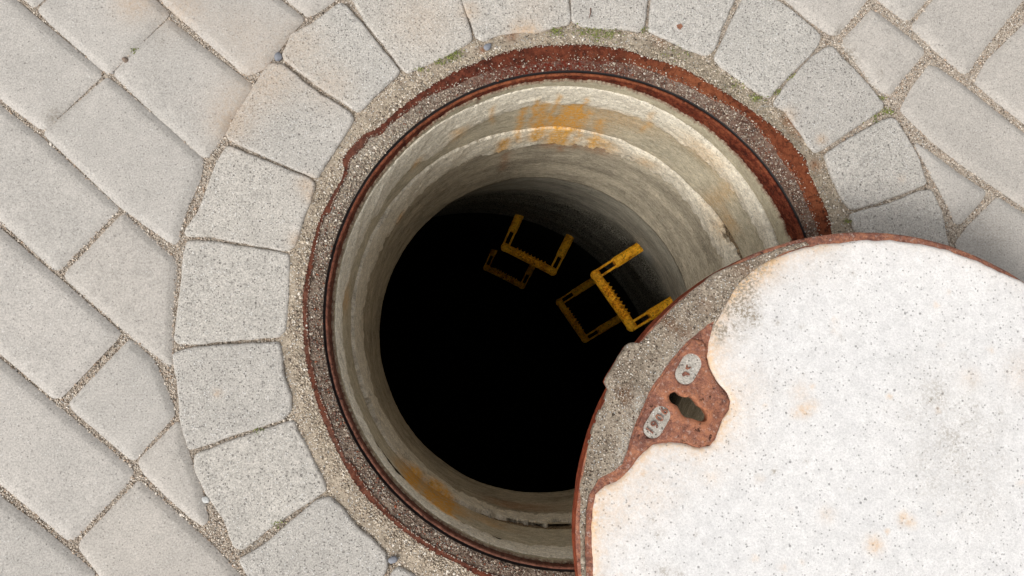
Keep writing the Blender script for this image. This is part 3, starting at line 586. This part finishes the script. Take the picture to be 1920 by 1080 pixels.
def ball(c, r, n=10):
    V = []; Fc = []
    for i in range(n//2+1):
        p = math.pi*i/(n//2)
        for j in range(n): V.append((c[0]+r*math.sin(p)*math.cos(2*math.pi*j/n), c[1]+r*math.sin(p)*math.sin(2*math.pi*j/n), c[2]+r*0.8*math.cos(p)))
    for i in range(n//2):
        for j in range(n): Fc.append((i*n+j, i*n+(j+1) % n, (i+1)*n+(j+1) % n, (i+1)*n+j))
    return V, Fc
def step_iron(w1, c1, c2, w2, h, label):
    P = [np.r_[W(*q, -h), -h] for q in (w1, c1, c2, w2)]
    P = [Vector(p) for p in P]; org = (P[1]+P[2])/2
    root = empty('step_iron', org, label, 'step iron', 'yellow step irons on the shaft wall')
    for wl, cn, ot in ((P[0], P[1], P[2]), (P[3], P[2], P[1])):
        d = (wl-cn).normalized(); L = (wl-cn).length; s = d.cross(Vector((0, 0, 1))).normalized()
        mid = cn+d*L*0.50; parts = [box(mid-d*0.004, wl+d*0.07, 0.0235, 0.022)]
        for sg in (-1, 1): parts.append(box(cn+s*sg*0.0078, mid+s*sg*0.0078, 0.0052, 0.018))
        V, Fc = join(parts); mk('arm', V, Fc, 'yellow', root, smooth=False, origin=tuple(cn))
    d = (P[2]-P[1]).normalized(); L = (P[2]-P[1]).length; inw = ((P[0]-P[1])+(P[3]-P[2])).normalized()
    parts = [box(P[1]-d*0.002, P[2]+d*0.002, 0.0205, 0.020), ball(P[1], 0.0125), ball(P[2], 0.0125)]
    V, Fc = join(parts); tr = mk('tread', V, Fc, 'yellow', root, smooth=False, origin=tuple(org))
    V = []; Fc = []; n = 9
    for i in range(n):
        q = P[1]+d*(L*(0.22+0.58*i/(n-1)))
        for c, hd, wd in ((q+inw*0.0102, inw, .0042), (q+Vector((0, 0, .010)), Vector((0, 0, 1)), .0040), (q+d*.003+inw*0.007+Vector((0, 0, .010)), Vector((0, 0, 1)), .0036), (q+d*.003-inw*0.007+Vector((0, 0, .010)), Vector((0, 0, 1)), .0036)):
            s1 = d; s2 = d.cross(hd).normalized(); o = len(V)
            for aa, bb in ((1, 1), (-1, 1), (-1, -1), (1, -1)): V.append(tuple(c+s1*aa*wd*.8+s2*bb*wd*.8))
            V.append(tuple(c+hd*wd*1.5)); Fc += [(o, o+1, o+4), (o+1, o+2, o+4), (o+2, o+3, o+4), (o+3, o, o+4)]
    tk = mk('studs', V, Fc, 'yellow', root, smooth=False, origin=tuple(org))
    return root
def copy_iron(src, delta, label):
    r = src.copy(); COL.objects.link(r); r.location = src.location+Vector(delta); r['label'] = label
    for ch in src.children:
        c = ch.copy(); COL.objects.link(c); c.parent = r
    return r
sA = step_iron((1192, 468), (1117, 516), (1184, 612), (1256, 568), 0.72, 'bright yellow step iron highest in the shaft, its arm reaching under the lid')
sB = step_iron((976, 400), (947, 464), (1036, 509), (1066, 449), 1.10, 'yellow step iron on the upper left, second from the top')
def dpos(src_px, h0, px, h1):
    a = W(*src_px, -h0); b = W(*px, -h1); return (b[0]-a[0], b[1]-a[1], -(h1-h0))
copy_iron(sA, dpos((1117, 516), .72, (1049, 567), 1.41), 'dim yellow step iron directly below the bright one in shadow')
copy_iron(sB, dpos((947, 464), 1.10, (912, 502), 1.79), 'barely visible deepest step iron low in the dark on the left')

# ---------------------------------------------------------------- lid
ZT = 0.120
LP = lambda pts: WP(pts, ZT)
LC = np.array([0.3284-0.0077, -0.2457-0.0096]); LR = 0.3421
KEY = [(575,552),(590,550),(606,556),(625,575),(650,585),(685,580),(710,600),(740,640),(770,660),(795,700),(793,730),(775,743),(740,738),(700,722),(650,712),(628,692),(600,640),(565,620),(550,600),(548,580),(554,562)]
KEY = [(1080+x/3.178, 560+y/3.178) for x, y in KEY]
key = LP(KEY); key = key.mean(0)+(key-key.mean(0))*0.93
lid = empty('manhole_cover', (LC[0], LC[1], 0.0), 'round white concrete manhole lid with rusty iron rim lying half across the opening', 'manhole cover')
circL = lambda r, n=240: LC+circ(r, n)
# outer rim with the lug
lug = LP([(1202, 643), (1192, 643), (1183, 643), (1176, 648), (1158, 678), (1140, 708), (1137, 717), (1143, 731)])
V, T, n0 = slab(circL(LR, 300), lambda C, D: ZT-0.0030-0.0020*(1-np.clip(D/.002, 0, 1))+0.0004*fbm(C[:, 0]*80, C[:, 1]*80, 51), ZT-0.036, sp=.006, rings=(.001, .003), grid=.012, jit=.0007, holes=[key.mean(0)+(key-key.mean(0))*1.6+np.array([.004, -.001])], bottom=True, seed=5)
side = V[:, 2] < ZT-.006
bd = mk('iron_body', V, T, 'rust_lid', lid, origin=(LC[0], LC[1], ZT-.02), attrs={'stain': np.zeros(len(V))})
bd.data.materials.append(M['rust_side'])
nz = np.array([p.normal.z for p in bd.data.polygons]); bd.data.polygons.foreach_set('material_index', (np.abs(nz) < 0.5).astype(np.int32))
# underside pan
kb = key.mean(0)+(key-key.mean(0))*2.3+np.array([.012, -.004])
V, T, n0 = slab(circL(0.298, 120), lambda C, D: np.full(len(C), ZT-.0355), 0.004, sp=.012, grid=.05, holes=[kb], bottom=True, seed=6)
mk('underside_pan', V, T, 'ring', lid, origin=(LC[0], LC[1], .06))
# concrete fill
CONC = [(1912,524),(1874,507),(1833,488),(1779,469),(1725,457),(1671,450),(1617,450),(1563,456),(1508,464),(1454,483),(1414,504),(1385,530),(1368,560),(1345,600),(1335,625),(1329,648),(1327,670),(1331,686),(1338,702),(1350,720),(1363,736),(1371,752),(1368,768),(1357,787),(1350,806),(1344,821),(1332,837),(1313,842),(1300,839),(1288,834),(1272,830),(1256,829),(1241,830),(1228,834),(1206,849),(1190,871),(1175,888),(1157,905),(1134,911),(1117,928),(1111,955),(1110,1001),(1111,1042),(1114,1080)]
cp = LP(CONC); a1 = math.atan2(*(cp[-1]-LC)[::-1]); a2 = math.atan2(*(cp[0]-LC)[::-1])
r1 = np.hypot(*(cp[-1]-LC)); r2 = np.hypot(*(cp[0]-LC)); a1 %= 2*math.pi; a2 %= 2*math.pi
if a2 < a1: a2 += 2*math.pi
arc = np.array([LC+(r1+(r2-r1)*t)*np.array((math.cos(a1+(a2-a1)*t), math.sin(a1+(a2-a1)*t))) for t in np.linspace(0, 1, 90)[1:-1]])
def lb(P, L):
    s = np.zeros(len(P))
    for x, y, r, a in L:
        c = W(x, y, ZT); s += a*np.exp(-((P[:, 0]-c[0])**2+(P[:, 1]-c[1])**2)/(r/1680)**2)
    return s
def zconc(C, D): return ZT-0.0026*(1-np.clip(D/.004, 0, 1))**2+0.0003*fbm(C[:, 0]*18, C[:, 1]*18, 52)-0.0010*sm(.55, .75, fbm(C[:, 0]*140, C[:, 1]*140, 53, 2))
V, T, n0 = slab(np.vstack([cp, arc]), zconc, ZT-.012, sp=.003, rings=(.001, .0025, .0045), grid=.0052, jit=.0016, seed=54)
cpo = np.vstack([densify(cp, .002)[:-int(np.hypot(*(cp[-1]-cp[0]))/.002)-1]]); D = np.min(np.stack([np.hypot(V[:, 0]-q[0], V[:, 1]-q[1]) for q in cpo[::2]]), axis=0)
near = (V[:, 0] < LC[0]+.02)
edge = np.clip(1.2*np.exp(-(D/.0050))+0.45*np.exp(-(D/.022)), 0, 1)*(0.25+0.75*sm(.0, .12, LC[0]+.02-V[:, 0]))*(0.7+0.5*fbm(V[:, 0]*30, V[:, 1]*30, 55))
_g = np.random.default_rng(5); FL = [(_g.uniform(1120, 1920), _g.uniform(450, 1080), _g.uniform(3, 6), _g.uniform(.25, .7)) for _ in range(26)]; FD = [(_g.uniform(1120, 1920), _g.uniform(460, 1080), _g.uniform(2.5, 6), _g.uniform(.3, .9)) for _ in range(60)]
stn = np.clip(edge+lb(V, FL)+lb(V, [(1410, 515, 30, .55), (1385, 545, 22, .45), (1440, 495, 25, .35), (1500, 735, 20, .25), (1508, 770, 11, .95), (1490, 775, 8, .5), (1525, 760, 10, .4), (1640, 1022, 15, .8), (1695, 972, 11, .8), (1710, 980, 8, .6), (1550, 965, 14, .3), (1920, 700, 40, .2), (1335, 895, 14, .22), (1150, 960, 45, .22), (1230, 930, 50, .15), (1345, 650, 25, .3), (1400, 720, 40, .12), (1820, 710, 20, .2)]), 0, 1)
brk = np.clip(0.75+1.3*fbm(V[:, 0]*70, V[:, 1]*70, 56), 0, 1.5)
drt = np.clip(lb(V, [(1380, 560, 34, 1.7), (1405, 570, 28, 1.2), (1365, 590, 34, 1.7), (1400, 600, 24, 1.2), (1355, 625, 24, 1.6), (1395, 530, 34, 1.0), (1440, 500, 26, .7), (1350, 660, 12, .5)])*brk+lb(V, [(1770, 760, 80, .22), (1800, 830, 80, .22), (1740, 720, 60, .16), (1830, 880, 80, .2), (1760, 900, 70, .16), (1850, 960, 40, .15), (1530, 480, 60, .15), (1240, 1000, 12, .4), (1250, 1070, 14, .7), (1232, 1068, 8, .5), (1208, 1045, 6, .6), (1208, 1062, 5, .5), (1770, 590, 30, .06), (1880, 780, 40, .08), (1457, 606, 6, .8), (1233, 1003, 4, .7), (1224, 975, 3, .9)]+FD)*(0.5+1.3*np.clip(fbm(V[:, 0]*75, V[:, 1]*75, 57)+.1, 0, 1)), 0, 1)
cf = mk('concrete_fill', V, T, 'lid_white', lid, origin=(LC[0], LC[1], ZT), attrs={'stain': stn, 'dirt_shade': drt})
# crust of dirt and mortar on the exposed rim
CR = [(1202,643),(1183,643),(1176,648),(1158,678),(1140,708),(1137,717),(1143,731),(1135,752),(1121,781),(1112,810),(1103,840),(1098,862),(1092,895),(1089,915),(1088,940),(1088,1000),(1091,1080),(1097,1110),(1105,1108),(1099,1080),(1097,1040),(1098,1001),(1100,959),(1105,926),(1123,899),(1152,884),(1168,872),(1173,857),(1184,817),(1198,782),(1217,736),(1257,677),(1288,640),(1316,619),(1340,602),(1331,640),(1336,622),(1347,600),(1370,560),(1387,530),(1418,504),(1470,474),(1520,459),(1512,452),(1470,462),(1420,480),(1402,486),(1385,494),(1344,510),(1296,548),(1260,580),(1230,611)]
V, T, n0 = slab(LP(CR), lambda C, D: ZT-0.0005-0.0022*(1-np.clip(D/.003, 0, 1))**2+0.0014*fbm(C[:, 0]*60, C[:, 1]*60, 58)+0.0008*fbm(C[:, 0]*190, C[:, 1]*190, 59, 2), ZT-.014, sp=.0025, rings=(.001, .0025), grid=.0036, jit=.0014, seed=60, bottom=True)
# bright band close to the iron plate
crv = LP([(1290,650),(1250,700),(1205,765),(1180,830),(1165,868)]); dd = np.min([np.hypot(V[:, 0]-q[0], V[:, 1]-q[1]) for q in densify(crv, .004)[:-60]], axis=0) if False else dist_to(V[:, :2], np.vstack([crv, crv[::-1]+1e-5]))
cr = mk('mortar_crust', V, T, 'crust', lid, origin=(LC[0], LC[1], ZT), attrs={'dirt_shade': np.clip(1.0*np.exp(-(dd/.012)**2)*(0.6+.8*fbm(V[:, 0]*50, V[:, 1]*50, 63)), 0, 1), 'stain': np.clip(.9*sm(.05, .45, fbm(V[:, 0]*28, V[:, 1]*28, 64)), 0, 1)})
CRUST_POLY = LP(CR)
# lug body under the crust
V, T, n0 = slab(LP([(1215, 650), (1200, 645), (1184, 646), (1178, 650), (1160, 680), (1142, 709), (1139, 717), (1146, 729), (1170, 735)]), lambda C, D: np.full(len(C), ZT-.0060), ZT-.030, sp=.004, grid=.02, seed=66, bottom=True)
mk('lug', V, T, 'rust_side', lid, origin=(*W(1150, 700, ZT), ZT-.02))
# iron lifting plate with keyhole and two recessed plaques
PL = [(1300,636),(1318,640),(1326,652),(1324,672),(1329,688),(1336,704),(1348,722),(1361,738),(1368,752),(1365,768),(1354,787),(1347,806),(1341,820),(1330,833),(1313,838),(1300,836),(1288,831),(1272,827),(1256,826),(1241,827),(1227,831),(1204,846),(1188,868),(1180,872),(1178,858),(1189,818),(1203,783),(1222,737),(1262,679)]
def pill(cx_, cy_, L, Wd, ang, n=14):
    out = []; a = math.radians(ang); dx, dy = math.cos(a), -math.sin(a); nx, ny = -dy, dx; h = (L-Wd)/2; r = Wd/2
    for sgn in (1, -1):
        for i in range(n+1):
            t = -math.pi/2+math.pi*i/n
            px_ = sgn*(h+r*math.cos(t)); py_ = sgn*r*math.sin(t)
            out.append((cx_+dx*px_+nx*py_, cy_+dy*px_+ny*py_))
    return out
pA = LP(pill(1291, 692, 61, 39, 61)); pB = LP(pill(1232, 792, 65, 36, 59))
def zplate(C, D):
    dk = dist_to(C, key); ring = np.exp(-((dk-.0045)/.0022)**2)
    return ZT+0.0002-0.0012*(1-np.clip(D/.0012, 0, 1))+0.0011*ring+0.0004*fbm(C[:, 0]*90, C[:, 1]*90, 67)
V, T, n0 = slab(LP(PL), zplate, ZT-.013, sp=.002, rings=(.0008, .002, .004), grid=.003, jit=.0005, seed=68, holes=[key, pA, pB])
dk = dist_to(V[:, :2], key)
pt = mk('lifting_plate', V, T, 'rust_lid', lid, origin=(*W(1280, 740, ZT), ZT), attrs={'stain': np.clip(.7*np.exp(-(dk/.006)**2)+.35*sm(.0, .05, V[:, 0]-W(1240, 740, ZT)[0])*(.6+.6*fbm(V[:, 0]*25, V[:, 1]*25, 69)), 0, 1)})
for i, pp in enumerate((pA, pB)):
    big_ = pp.mean(0)+(pp-pp.mean(0))*1.03
    V, T, n0 = slab(big_, lambda C, D: ZT-0.0016+0.0006*fbm(C[:, 0]*150, C[:, 1]*150, 71+i), ZT-.006, sp=.002, grid=.002, seed=72+i)
    pq = mk('number_plaque', V, T, 'plaque', pt, origin=(pp.mean(0)[0], pp.mean(0)[1], ZT))
    if i == 0:
        for blob in ([(1279, 701), (1285, 697), (1292, 700), (1294, 704), (1286, 704), (1281, 706)], [(1286, 692), (1288, 684), (1290, 685), (1289, 690), (1295, 688), (1296, 690), (1290, 693)]):
            V, T, n0 = slab(LP(blob), lambda C, D: np.full(len(C), ZT-.0004), ZT-.003, sp=.001, grid=.002, jit=.0006, seed=75)
            mk('worn_mark', V, T, 'rust_lid', pq, origin=(*W(*blob[0], ZT), ZT))
    else:
        fc = bpy.data.curves.new('t', 'FONT'); fc.size = 0.0135; fc.extrude = 0.0007; fc.align_x = 'CENTER'; fc.align_y = 'CENTER'; fc.offset = 0.00012; fc.resolution_u = 4
        a_ = W(1207, 823, ZT); b_ = W(1252, 762, ZT); ang = math.atan2(b_[1]-a_[1], b_[0]-a_[0])
        for gch, (gx_, gy_) in zip('1906', ((1219, 808), (1228, 797), (1237, 784), (1245, 771))):
            fc.body = gch; to = bpy.data.objects.new('t', fc); COL.objects.link(to); bpy.context.view_layer.update()
            me = bpy.data.meshes.new_from_object(to.evaluated_get(bpy.context.evaluated_depsgraph_get())); bpy.data.objects.remove(to)
            vs = np.array([v.co[:] for v in me.vertices]); R2 = np.array([[math.cos(ang), -math.sin(ang)], [math.sin(ang), math.cos(ang)]])
            ctr = W(gx_, gy_, ZT); vs[:, :2] = vs[:, :2]@R2.T+ctr; vs[:, 2] += ZT+.0002
            mk('raised_numeral', vs, [tuple(p.vertices) for p in me.polygons], 'rust_lid', pq, smooth=False, origin=(ctr[0], ctr[1], ZT))

# ---------------------------------------------------------------- loose grains (uncountable)
ICO_V = []
ph = (1+5**.5)/2
for a_, b_ in ((1, ph), (-1, ph), (1, -ph), (-1, -ph)): ICO_V += [(0, a_, b_), (a_, b_, 0), (b_, 0, a_)]
ICO_V = np.array(ICO_V)/math.hypot(1, ph)
# faces of the icosahedron from distances
ICO_F = []
for i in range(12):
    for j in range(i+1, 12):
        for k in range(j+1, 12):
            if all(abs(np.linalg.norm(ICO_V[p]-ICO_V[q])-1.0515) < .02 for p, q in ((i, j), (j, k), (i, k))):
                n_ = np.cross(ICO_V[j]-ICO_V[i], ICO_V[k]-ICO_V[i]); ICO_F.append((i, j, k) if n_@ICO_V[i] > 0 else (i, k, j))
ICO_F = np.array(ICO_F)
def scatter(name, P, Z, R_, mat, parent=None, origin=(0, 0, 0), flat=0.75, jag=0.35, seed=0):
    g = np.random.default_rng(seed); n = len(P)
    ang = g.random(n)*2*math.pi; ca, sa = np.cos(ang), np.sin(ang)
    sc = 1+(g.random((n, 3))-.5)*0.7; sc[:, 2] *= flat
    B = ICO_V[None]*(1+(g.random((n, 12, 1))-.5)*jag)*sc[:, None, :]*R_[:, None, None]
    X = B[:, :, 0]*ca[:, None]-B[:, :, 1]*sa[:, None]; Y = B[:, :, 0]*sa[:, None]+B[:, :, 1]*ca[:, None]
    V = np.stack([X+P[:, 0:1], Y+P[:, 1:2], B[:, :, 2]+Z[:, None]], -1).reshape(-1, 3)
    T = (ICO_F[None]+(np.arange(n)*12)[:, None, None]).reshape(-1, 3)
    return mk(name, V, T, mat, parent, smooth=False, origin=origin)
# joint mask in photo pixels (2 px cells)
gx, gy = np.meshgrid(np.arange(-70, 1990, 2.0), np.arange(-70, 1150, 2.0)); shp = gx.shape
Gp = np.c_[gx.ravel(), gy.ravel()]; occ = np.zeros(len(Gp), bool)
for p, _ in SETT+PAV:
    p = np.array(p, float); mn = p.min(0); mx = p.max(0); idx = np.where((Gp[:, 0] >= mn[0]) & (Gp[:, 0] <= mx[0]) & (Gp[:, 1] >= mn[1]) & (Gp[:, 1] <= mx[1]))[0]
    occ[idx[inpoly(Gp[idx], p)]] = True
free = Gp[~occ]
# affine-free mapping: project all free cells at once
def Wv(A, z=0.0):
    Rm = np.array(Q.to_matrix()); d = np.c_[(A[:, 0]-960)/F, -(A[:, 1]-540)/F, -np.ones(len(A))]@Rm.T
    return np.array(CAM)[None, :2]+d[:, :2]*((z-CAM.z)/d[:, 2])[:, None]
fw = Wv(free); rr = np.hypot(fw[:, 0], fw[:, 1]); tt = np.arctan2(fw[:, 1], fw[:, 0])
def pick(mask, dens, seed):
    idx = np.where(mask)[0]; g = np.random.default_rng(seed); n = int(len(idx)*dens); k = g.choice(idx, n)
    return Wv(free[k]+g.random((n, 2))*2)
joint = (rr > 0.372)
pj = pick(joint, 0.60, 1); g1 = np.random.default_rng(2); Rj = np.clip(g1.lognormal(math.log(.00066), .36, len(pj)), .0004, .0022)
o = scatter('loose_sand', pj, -0.0060+0.0015*g1.random(len(pj)), Rj, 'grain_sand', seed=3)
tag(o, 'coarse beige sand and tiny stones filling the joints between the pavers', 'sand', kind='stuff')
rOt = rO(tt); rIt = rI(tt)
pc = pick((rr > rOt+.0005) & (rr < 0.385), 0.62, 4); Rc = np.clip(g1.lognormal(math.log(.00078), .36, len(pc)), .0004, .0024)
zc_ = -0.0030+0.0012*g1.random(len(pc))-0.0026*sm(.352, .375, np.hypot(pc[:, 0], pc[:, 1]))
scatter('coarse_grains', pc, zc_, Rc, 'grain_collar', co, origin=(0, 0, -.01), seed=5)['kind'] = 'stuff'
pi_ = pick((rr > .3235) & (rr < rIt+.001), 0.55, 6); Ri = np.clip(g1.lognormal(math.log(.00072), .36, len(pi_)), .0004, .0020)
ti = np.arctan2(pi_[:, 1], pi_[:, 0]); keep = g1.random(len(pi_)) > 0.70*gs(ti, 95, 17)
pi_ = pi_[keep]; Ri = Ri[keep]; ti = ti[keep]; lightm = g1.random(len(pi_)) < np.clip(0.95*gs(ti, 143, 24)+0.35*gs(ti, 60, 20), 0.04, 1)
zi = -0.0048+0.0018*g1.random(len(pi_))
scatter('brown_grains', pi_[~lightm], zi[~lightm], Ri[~lightm], 'grain_brown', fr, origin=(0, 0, -.03), seed=7)['kind'] = 'stuff'
scatter('pale_grains', pi_[lightm], zi[lightm], Ri[lightm], 'grain_collar', fr, origin=(0, 0, -.03), seed=8)['kind'] = 'stuff'
ge = np.random.default_rng(77); ne = 3600; te = ge.random(ne)*2*math.pi
inner_ = ge.random(ne) < .5; wde = (rO(te)-rI(te)); off_ = np.abs(ge.normal(0, 1, ne))*np.clip(wde*.11, .0003, .003)
re_ = np.where(inner_, rI(te)+off_*(1+1.6*gs(te, 97, 25)), rO(te)-off_*.8)
PE = np.c_[re_*np.cos(te), re_*np.sin(te)]; lt = (~inner_) | (ge.random(ne) < .35)
RE = np.clip(ge.lognormal(math.log(.00058), .35, ne), .0003, .0015)
scatter('rim_grit', PE[lt], -0.0016+.0006*ge.random(lt.sum()), RE[lt], 'grain_collar', fr, origin=(0, 0, -.03), seed=11)['kind'] = 'stuff'
scatter('rim_crumbs', PE[~lt], -0.0016+.0006*ge.random((~lt).sum()), RE[~lt], 'grain_brown', fr, origin=(0, 0, -.03), seed=12)['kind'] = 'stuff'
# grains on the lid crust
mn = CRUST_POLY.min(0); mx = CRUST_POLY.max(0); A_ = mn+g1.random((30000, 2))*(mx-mn); A_ = A_[inpoly(A_, CRUST_POLY)]
A_ = A_[(dist_to(A_, CRUST_POLY) > .001)][:2600]
scatter('crust_grains', A_, ZT-0.0006+0.0008*g1.random(len(A_)), np.clip(g1.lognormal(math.log(.0006), .35, len(A_)), .0003, .0016), 'grain_crust', lid, origin=(LC[0], LC[1], ZT), seed=9)['kind'] = 'stuff'
# moss
MOSS = [(855, 100, 14, 90), (842, 108, 10, 60), (823, 116, 7, 30), (1046, 58, 10, 80), (1096, 56, 18, 80), (1120, 66, 14, 70), (1145, 60, 16, 90), (1120, 50, 10, 40), (790, 128, 9, 25), (1422, 183, 9, 70), (1665, 208, 9, 80), (1487, 143, 8, 50), (1455, 170, 8, 50), (1639, 218, 9, 50), (1592, 412, 7, 30), (483, 805, 9, 45), (520, 982, 10, 40), (1275, 95, 20, 50), (1390, 155, 18, 50), (1655, 182, 6, 30), (250, 92, 8, 20), (1210, 55, 8, 25)]
mp_, mr = [], []
for x, y, r, n in MOSS:
    n = int(n*.8); q = rng.normal(0, r*.6, (n, 2))*np.array([1.2, .7]); mp_.append(Wv(q+np.array([[x, y]])))
mp_ = np.vstack(mp_)
o = scatter('moss', mp_, -0.0026+0.0012*rng.random(len(mp_)), .0005+.0005*rng.random(len(mp_)), 'moss', flat=1.1, jag=.8, seed=10)
tag(o, 'small green moss tufts growing along the edge of the mortar band and in joints', 'moss', kind='stuff')

# ---------------------------------------------------------------- small loose things
def pebble(px, py, r, mat, label, z=-0.003, seed=0, name='pebble', cat='pebble'):
    c = W(px, py); g = np.random.default_rng(seed); V = []; n = 12
    Vv, Ff = ball((0, 0, 0), 1.0, 14); Vv = np.array(Vv); k = 1+0.28*np.array([fbm(v[0:1]*1.3+seed, v[1:2]*1.3+v[2:3], seed)[0] for v in Vv])
    Vv = Vv*k[:, None]*np.array([1.15, .85, .7])*r; a = g.random()*3; R2 = np.array([[math.cos(a), -math.sin(a)], [math.sin(a), math.cos(a)]])
    Vv[:, :2] = Vv[:, :2]@R2.T; Vv += np.array([c[0], c[1], z])
    return tag(mk(name, Vv, Ff, mat, origin=(c[0], c[1], z)), label, cat)
pebble(521, 105, .0058, 'pebble_blue', 'blue grey pebble wedged in the joint at the corner of a ring stone', seed=1)
pebble(914, 87, .0050, 'pebble_blue', 'small bluish stone on the mortar band above the dark red rim', z=-.001, seed=2)
pebble(737, 1050, .0050, 'pebble_blue', 'grey pebble in the mortar at the bottom edge left of the lid', z=-.001, seed=3)
pebble(384, 938, .0045, 'pebble_white', 'white pebble in the joint beside the small triangular paver', seed=4)
pebble(234, 111, .0042, 'pebble_brown', 'brown pebble in the open joint near the top left', seed=5)
def twig(px0, px1, r, label, mat='twig'):
    a = np.r_[W(*px0), .0012]; b = np.r_[W(*px1), .0016]; parts = []; m = (a+b)/2+np.array([.0012, 0, .0004])
    parts.append(box(a, m, r*2, r*2)); parts.append(box(m, b, r*2, r*1.6, tap=.5)); V, Fc = join(parts)
    return tag(mk('twig', V, Fc, mat, origin=tuple(m)), label, 'twig')
twig((1107, 16), (1104, 35), .0006, 'thin brown twig lying on the rough stone at the top edge')
def leafbit(pts, label, z=.0016):
    P = WP(pts); V, T, _ = slab(P, lambda C, D: z+.0008*fbm(C[:, 0]*300, C[:, 1]*300, 5, 2), z-.0008, sp=.001, grid=.0015, jit=.0006, seed=4, bottom=True)
    return tag(mk('leaf_crumb', V, T, 'leaf', origin=(P[0, 0], P[0, 1], z)), label, 'leaf')
leafbit([(1268, 48), (1276, 45), (1280, 50), (1275, 56), (1270, 53)], 'brown curled leaf crumb on a rough ring stone near the top edge')

for o in bpy.data.objects:
    if '_o' in o: del o['_o']
